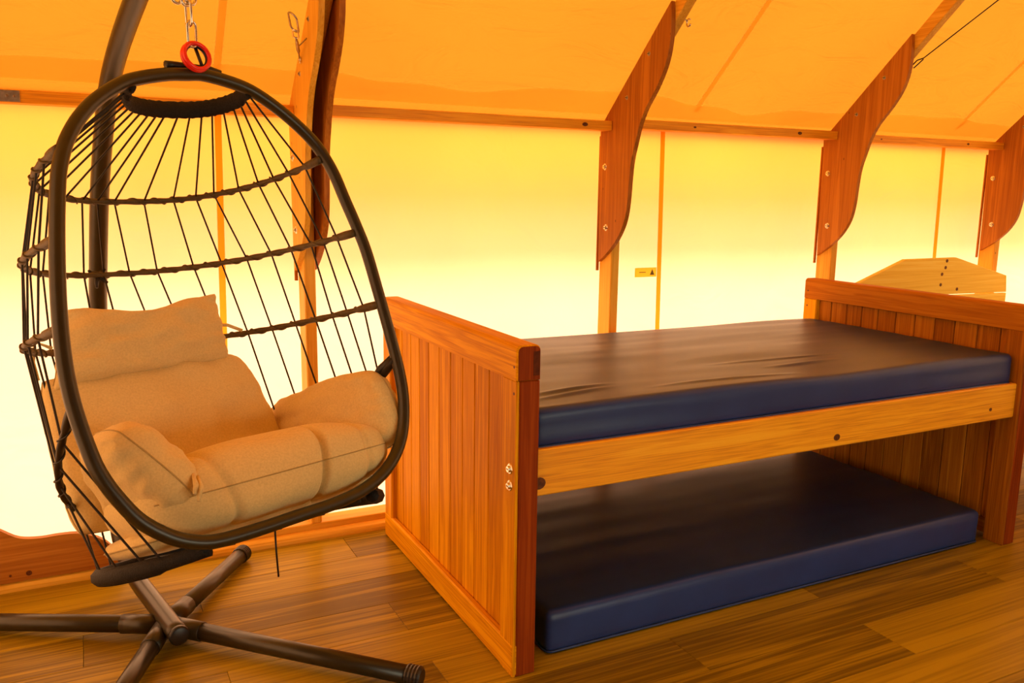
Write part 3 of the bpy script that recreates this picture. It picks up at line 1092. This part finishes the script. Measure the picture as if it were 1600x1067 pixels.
# seat: a thick bolster whose front hangs over the lower edge of the frame
vs, fs = [], []
NU, NS = 150, 48
UL, UR = -0.272, 0.302
for i in range(NU + 1):
    q = i / NU
    u = UL + (UR - UL) * q
    e = abs(2 * q - 1)
    sh = max(0.0, 1 - e ** 3.6) ** 0.5
    sh = max(sh, 0.02)
    top = 0.085 * sh + 0.006 * nz(u * 7, 0, 2)
    bot = 0.080 * max(0.0, 1 - e ** 5) ** 0.5 + 0.003
    cen = -0.838
    hw = 0.165 * (0.35 + 0.65 * sh)
    cw = 0.150
    for k in range(NS):
        a = 2 * math.pi * k / NS
        ca, sa = math.cos(a), math.sin(a)
        px_ = math.copysign(abs(ca) ** 0.62, ca)
        py_ = math.copysign(abs(sa) ** 0.75, sa)
        wv = 0.006 * nz(u * 9, px_ * 1.5, py_ * 1.5 + 3, 1.0)
        crease = -0.016 * math.exp(-((u - 0.085 - 0.012 * py_) / 0.0075) ** 2) - 0.008 * math.exp(-((u + 0.13 + 0.02 * py_) / 0.009) ** 2) - 0.006 * math.exp(-((u - 0.20) / 0.008) ** 2)
        k2 = 1 + (wv + crease) / 0.09
        vs.append(E_(u, cen + (top if py_ > 0 else bot) * py_ * k2, cw - hw * px_ * (1 + (wv + crease) / 0.12)))
for i in range(NU):
    for k in range(NS):
        fs.append((i * NS + k, i * NS + (k + 1) % NS, (i + 1) * NS + (k + 1) % NS, (i + 1) * NS + k))
fs += [tuple(range(NS)), tuple(range(NU * NS, NU * NS + NS))]
seat = mesh('seat_cushion', vs, fs, 'beige_linen', cus, True)
tube('seam', [Vector(vs[i * NS]) for i in range(5, NU - 4)], 0.0014, 'beige_seam', seat, 5)

hp = pillow('headrest_pillow', [(-0.262, -0.565, 0.372), (0.142, -0.556, 0.372), (0.153, -0.386, 0.385), (-0.212, -0.392, 0.385)], 0.062, 'beige_linen', None, 0.05, 0.36, 0.011, 21.0, dip=0.26)
tag(hp, 'beige linen headrest pillow tied above the back cushion of the egg chair', 'pillow')
tube('tie_ribbon', [E_(0.142, -0.462, 0.385), E_(0.165, -0.466, 0.38), E_(0.198, -0.485, 0.375)], 0.004, 'beige_linen', hp, 6, False, (1.0, 0.35))
tube('tie_ribbon', [E_(-0.235, -0.47, 0.39), E_(-0.262, -0.45, 0.40), E_(-0.270, -0.49, 0.41), E_(-0.268, -0.53, 0.41)], 0.004, 'beige_linen', hp, 6, False, (1.0, 0.35))

# ---- stand
stand = thing('chair_stand', (-0.756, 0.559, 0), 'curved dark bronze tube stand with four floor legs under the egg chair', 'stand')
PD = Vector((-0.197, 0.980, 0))
P0 = Vector((-0.740, 0.462, 0))


def pole_pt(y, z):
    k = (y - P0.y) / PD.y
    return Vector((P0.x + PD.x * k, y, z))


PY = [(0.462, 0.062), (0.66, 0.062), (0.85, 0.064), (0.96, 0.090), (1.035, 0.165), (1.080, 0.30), (1.104, 0.48), (1.108, 0.66), (1.096, 0.84), (1.046, 1.010), (0.977, 1.193), (0.879, 1.366), (0.788, 1.475), (0.671, 1.557), (0.510, 1.637), (0.38, 1.690), (0.26, 1.722), (0.15, 1.738)]
pole = tube('pole', catmull([pole_pt(*p) for p in PY], 6), 0.0255, 'bronze_tube', stand, 18)
capd = (pole_pt(0.462, 0.062) - pole_pt(0.66, 0.062)).normalized()
tube('end_cap', [pole_pt(0.462, 0.062) - capd * 0.004, pole_pt(0.462, 0.062) + capd * 0.006, pole_pt(0.462, 0.062) + capd * 0.009], [0.0262, 0.0262, 0.021], 'black_plastic', stand, 18)
XC = pole_pt(0.58, 0)
for ex_, ey in ((-0.228, 0.062), (-0.492, 0.990), (-1.370, 0.905), (-0.965, 0.110)):
    a = Vector((XC.x, XC.y, 0.040))
    b = Vector((ex_, ey, 0.030))
    d = (b - a).normalized()
    leg = tube('leg', [a, b], 0.0235, 'bronze_tube', stand, 16)
    tube('sleeve', [a + d * 0.02, a + d * 0.118, a + d * 0.1185], [0.0262, 0.0262, 0.0236], 'bronze_tube', leg, 16)
    pts, rr = [], []
    for k in range(9):
        pts.append(b + d * (-0.030 + 0.0045 * k))
        rr.append(0.0275 if k % 2 else 0.0258)
    pts.append(b + d * 0.010)
    rr.append(0.020)
    tube('foot_cap', pts, rr, 'black_plastic', leg, 16, smooth=False)

# ---- chain with red ring
chn = thing('hanging_chain', TOP + Vector((0, 0, 0.01)), 'shiny steel chain with red ring holding up the egg chair', 'chain')


def link_pts(c, up, side, L, W):
    pts = []
    for k in range(24):
        a = 2 * math.pi * k / 24
        x = math.cos(a) * W
        y = math.sin(a) * W + math.copysign(L / 2 - W, math.sin(a))
        pts.append(c + side * x + up * y)
    return pts


rc = TOP + Vector((0.006, -0.012, 0.018))
ra = Vector((0.78, 0.20, -0.35)).normalized()
rb = (Vector((0.1, 0.35, 1.0)) - ra * ra.dot(Vector((0.1, 0.35, 1.0)))).normalized()
rn = ra.cross(rb)
for nm, rr, off, mt in (('red_ring', 0.0265, 0.0, 'red_coating'), ('red_ring', 0.0265, 0.0085, 'red_coating'), ('inner_band', 0.0235, 0.004, 'black_plastic')):
    tube(nm, [rc + (ra * math.cos(2 * math.pi * k / 40) + rb * math.sin(2 * math.pi * k / 40)) * rr + rn * off for k in range(40)], 0.0047 if mt == 'red_coating' else 0.004, mt, chn, 8, True)
tube('strap', [rc + rb * 0.02 - ra * 0.004, rc + ra * 0.012 - rb * 0.002, rc + ra * 0.022 - rb * 0.016], 0.0035, 'black_plastic', chn, 6)
czs = TOP.z + 0.038
up = Vector((-0.004, 0.02, 1)).normalized()
cx = Vector((rc.x - 0.004, rc.y, 0))
z = czs
k = 0
while z < 1.70:
    side = Vector((0.90, 0.43, 0)) if k % 2 == 0 else Vector((-0.43, 0.90, 0))
    Lk = 0.050
    tube('chain_link', link_pts(Vector((cx.x - 0.012 * (z - czs) / 0.12, cx.y + 0.01 * (z - czs) / 0.12, z + Lk / 2)), up, side, Lk, 0.0095), 0.0030, 'steel', chn, 7, True)
    z += Lk - 0.0065 * 1.6
    k += 1
sw = Vector((cx.x - 0.011, cx.y + 0.01, TOP.z + 0.136))
for dx in (-0.013, 0.013):
    tube('shackle', link_pts(sw + Vector((dx, 0, 0)), up, Vector((0.9, 0.43, 0)), 0.030, 0.0115), 0.0034, 'steel', chn, 7, True)

# ---------------------------------------------------------------- small fittings on the frames
ch = thing('snap_chain', (-0.272, 1.0, 1.60), 'small steel snap hook chain fixed to the frame behind the egg chair', 'chain')
pA = Vector((-0.266, 0.965, 1.598))
pB = Vector((-0.338, 0.74, 1.698))
dr = (pB - pA).normalized()
sd = dr.cross(Vector((0.3, 0.2, 1))).normalized()
tube('eye_ring', [pA + Vector((0, 0.009 * math.cos(2 * math.pi * k / 16), 0.009 * math.sin(2 * math.pi * k / 16))) for k in range(16)], 0.0025, 'steel', ch, 6, True)
tube('snap_hook', [pA + dr * 0.008, pA + dr * 0.035, pA + dr * 0.05, pA + dr * 0.095, pA + dr * 0.12], [0.002, 0.0025, 0.0055, 0.005, 0.0025], 'dull_steel', ch, 8)
tube('eye_screw', [pA + dr * 0.07, Vector((-0.262, 0.885, 1.650))], 0.0022, 'dull_steel', ch, 6)
tube('chain_link', link_pts(pA + dr * 0.138, dr, sd, 0.042, 0.008), 0.0026, 'steel', ch, 6, True)
tube('carabiner', link_pts(pA + dr * 0.195, dr, (sd + Vector((0.6, 0, 0.1))).normalized(), 0.085, 0.017), 0.0030, 'dull_steel', ch, 6, True)

hk = thing('roof_hook', (1.02, 0.735, 1.80), 'small metal hook hanging beside the middle rafter', 'hook')
hc = Vector((1.022, 0.735, 1.792))
tube('hook', [hc + Vector((0.002, 0.011 * math.cos(a), 0.013 * math.sin(a))) for a in [R(200 + 290 * k / 14) for k in range(15)]], 0.0028, 'steel', hk, 7)
tube('shank', [hc + Vector((0.0, 0.009, 0.006)), Vector((1.009, 0.75, 1.815))], 0.0026, 'steel', hk, 7)

cb = thing('guy_wire', (2.21, 0.77, 1.73), 'thin dark wire with looped end running up from the bracket over the footboard', 'wire')
w0 = Vector((2.206, 0.772, 1.738))
w1 = Vector((2.36, 0.532, 1.971))
dw = (w1 - w0).normalized()
w2 = w0 + dw * 0.60
tube('wire', [w0 + dw * 0.05, w0 + dw * 0.3, w2], 0.0024, 'black_cord', cb, 6)
tube('wire_loop', [w0 + dw * 0.05, w0 + dw * 0.02 + Vector((0, 0, 0.012)), w0 + Vector((-0.004, 0, 0.004)), w0 + dw * 0.006 - Vector((0, 0, 0.010)), w0 + dw * 0.05 - Vector((0, 0, 0.004))], 0.0026, 'black_cord', cb, 6)

# care label sewn to the canvas
lb = thing('canvas_label', (1.202, 1.178, 0.884), 'small tan maker label with green triangle on the canvas wall', 'label')
box('card', 1.148, 1.256, 1.1745, 1.1775, 0.865, 0.904, 'label_card', lb, 0.0006)
mesh('triangle_mark', [(1.222, 1.1742, 0.873), (1.246, 1.1742, 0.873), (1.234, 1.1742, 0.897), (1.222, 1.1746, 0.873), (1.246, 1.1746, 0.873), (1.234, 1.1746, 0.897)], [(0, 1, 2), (3, 4, 5), (0, 1, 4, 3), (1, 2, 5, 4), (2, 0, 3, 5)], 'label_ink', lb)
box('print_line', 1.168, 1.202, 1.1742, 1.1746, 0.8835, 0.8865, 'label_ink', lb, 0)
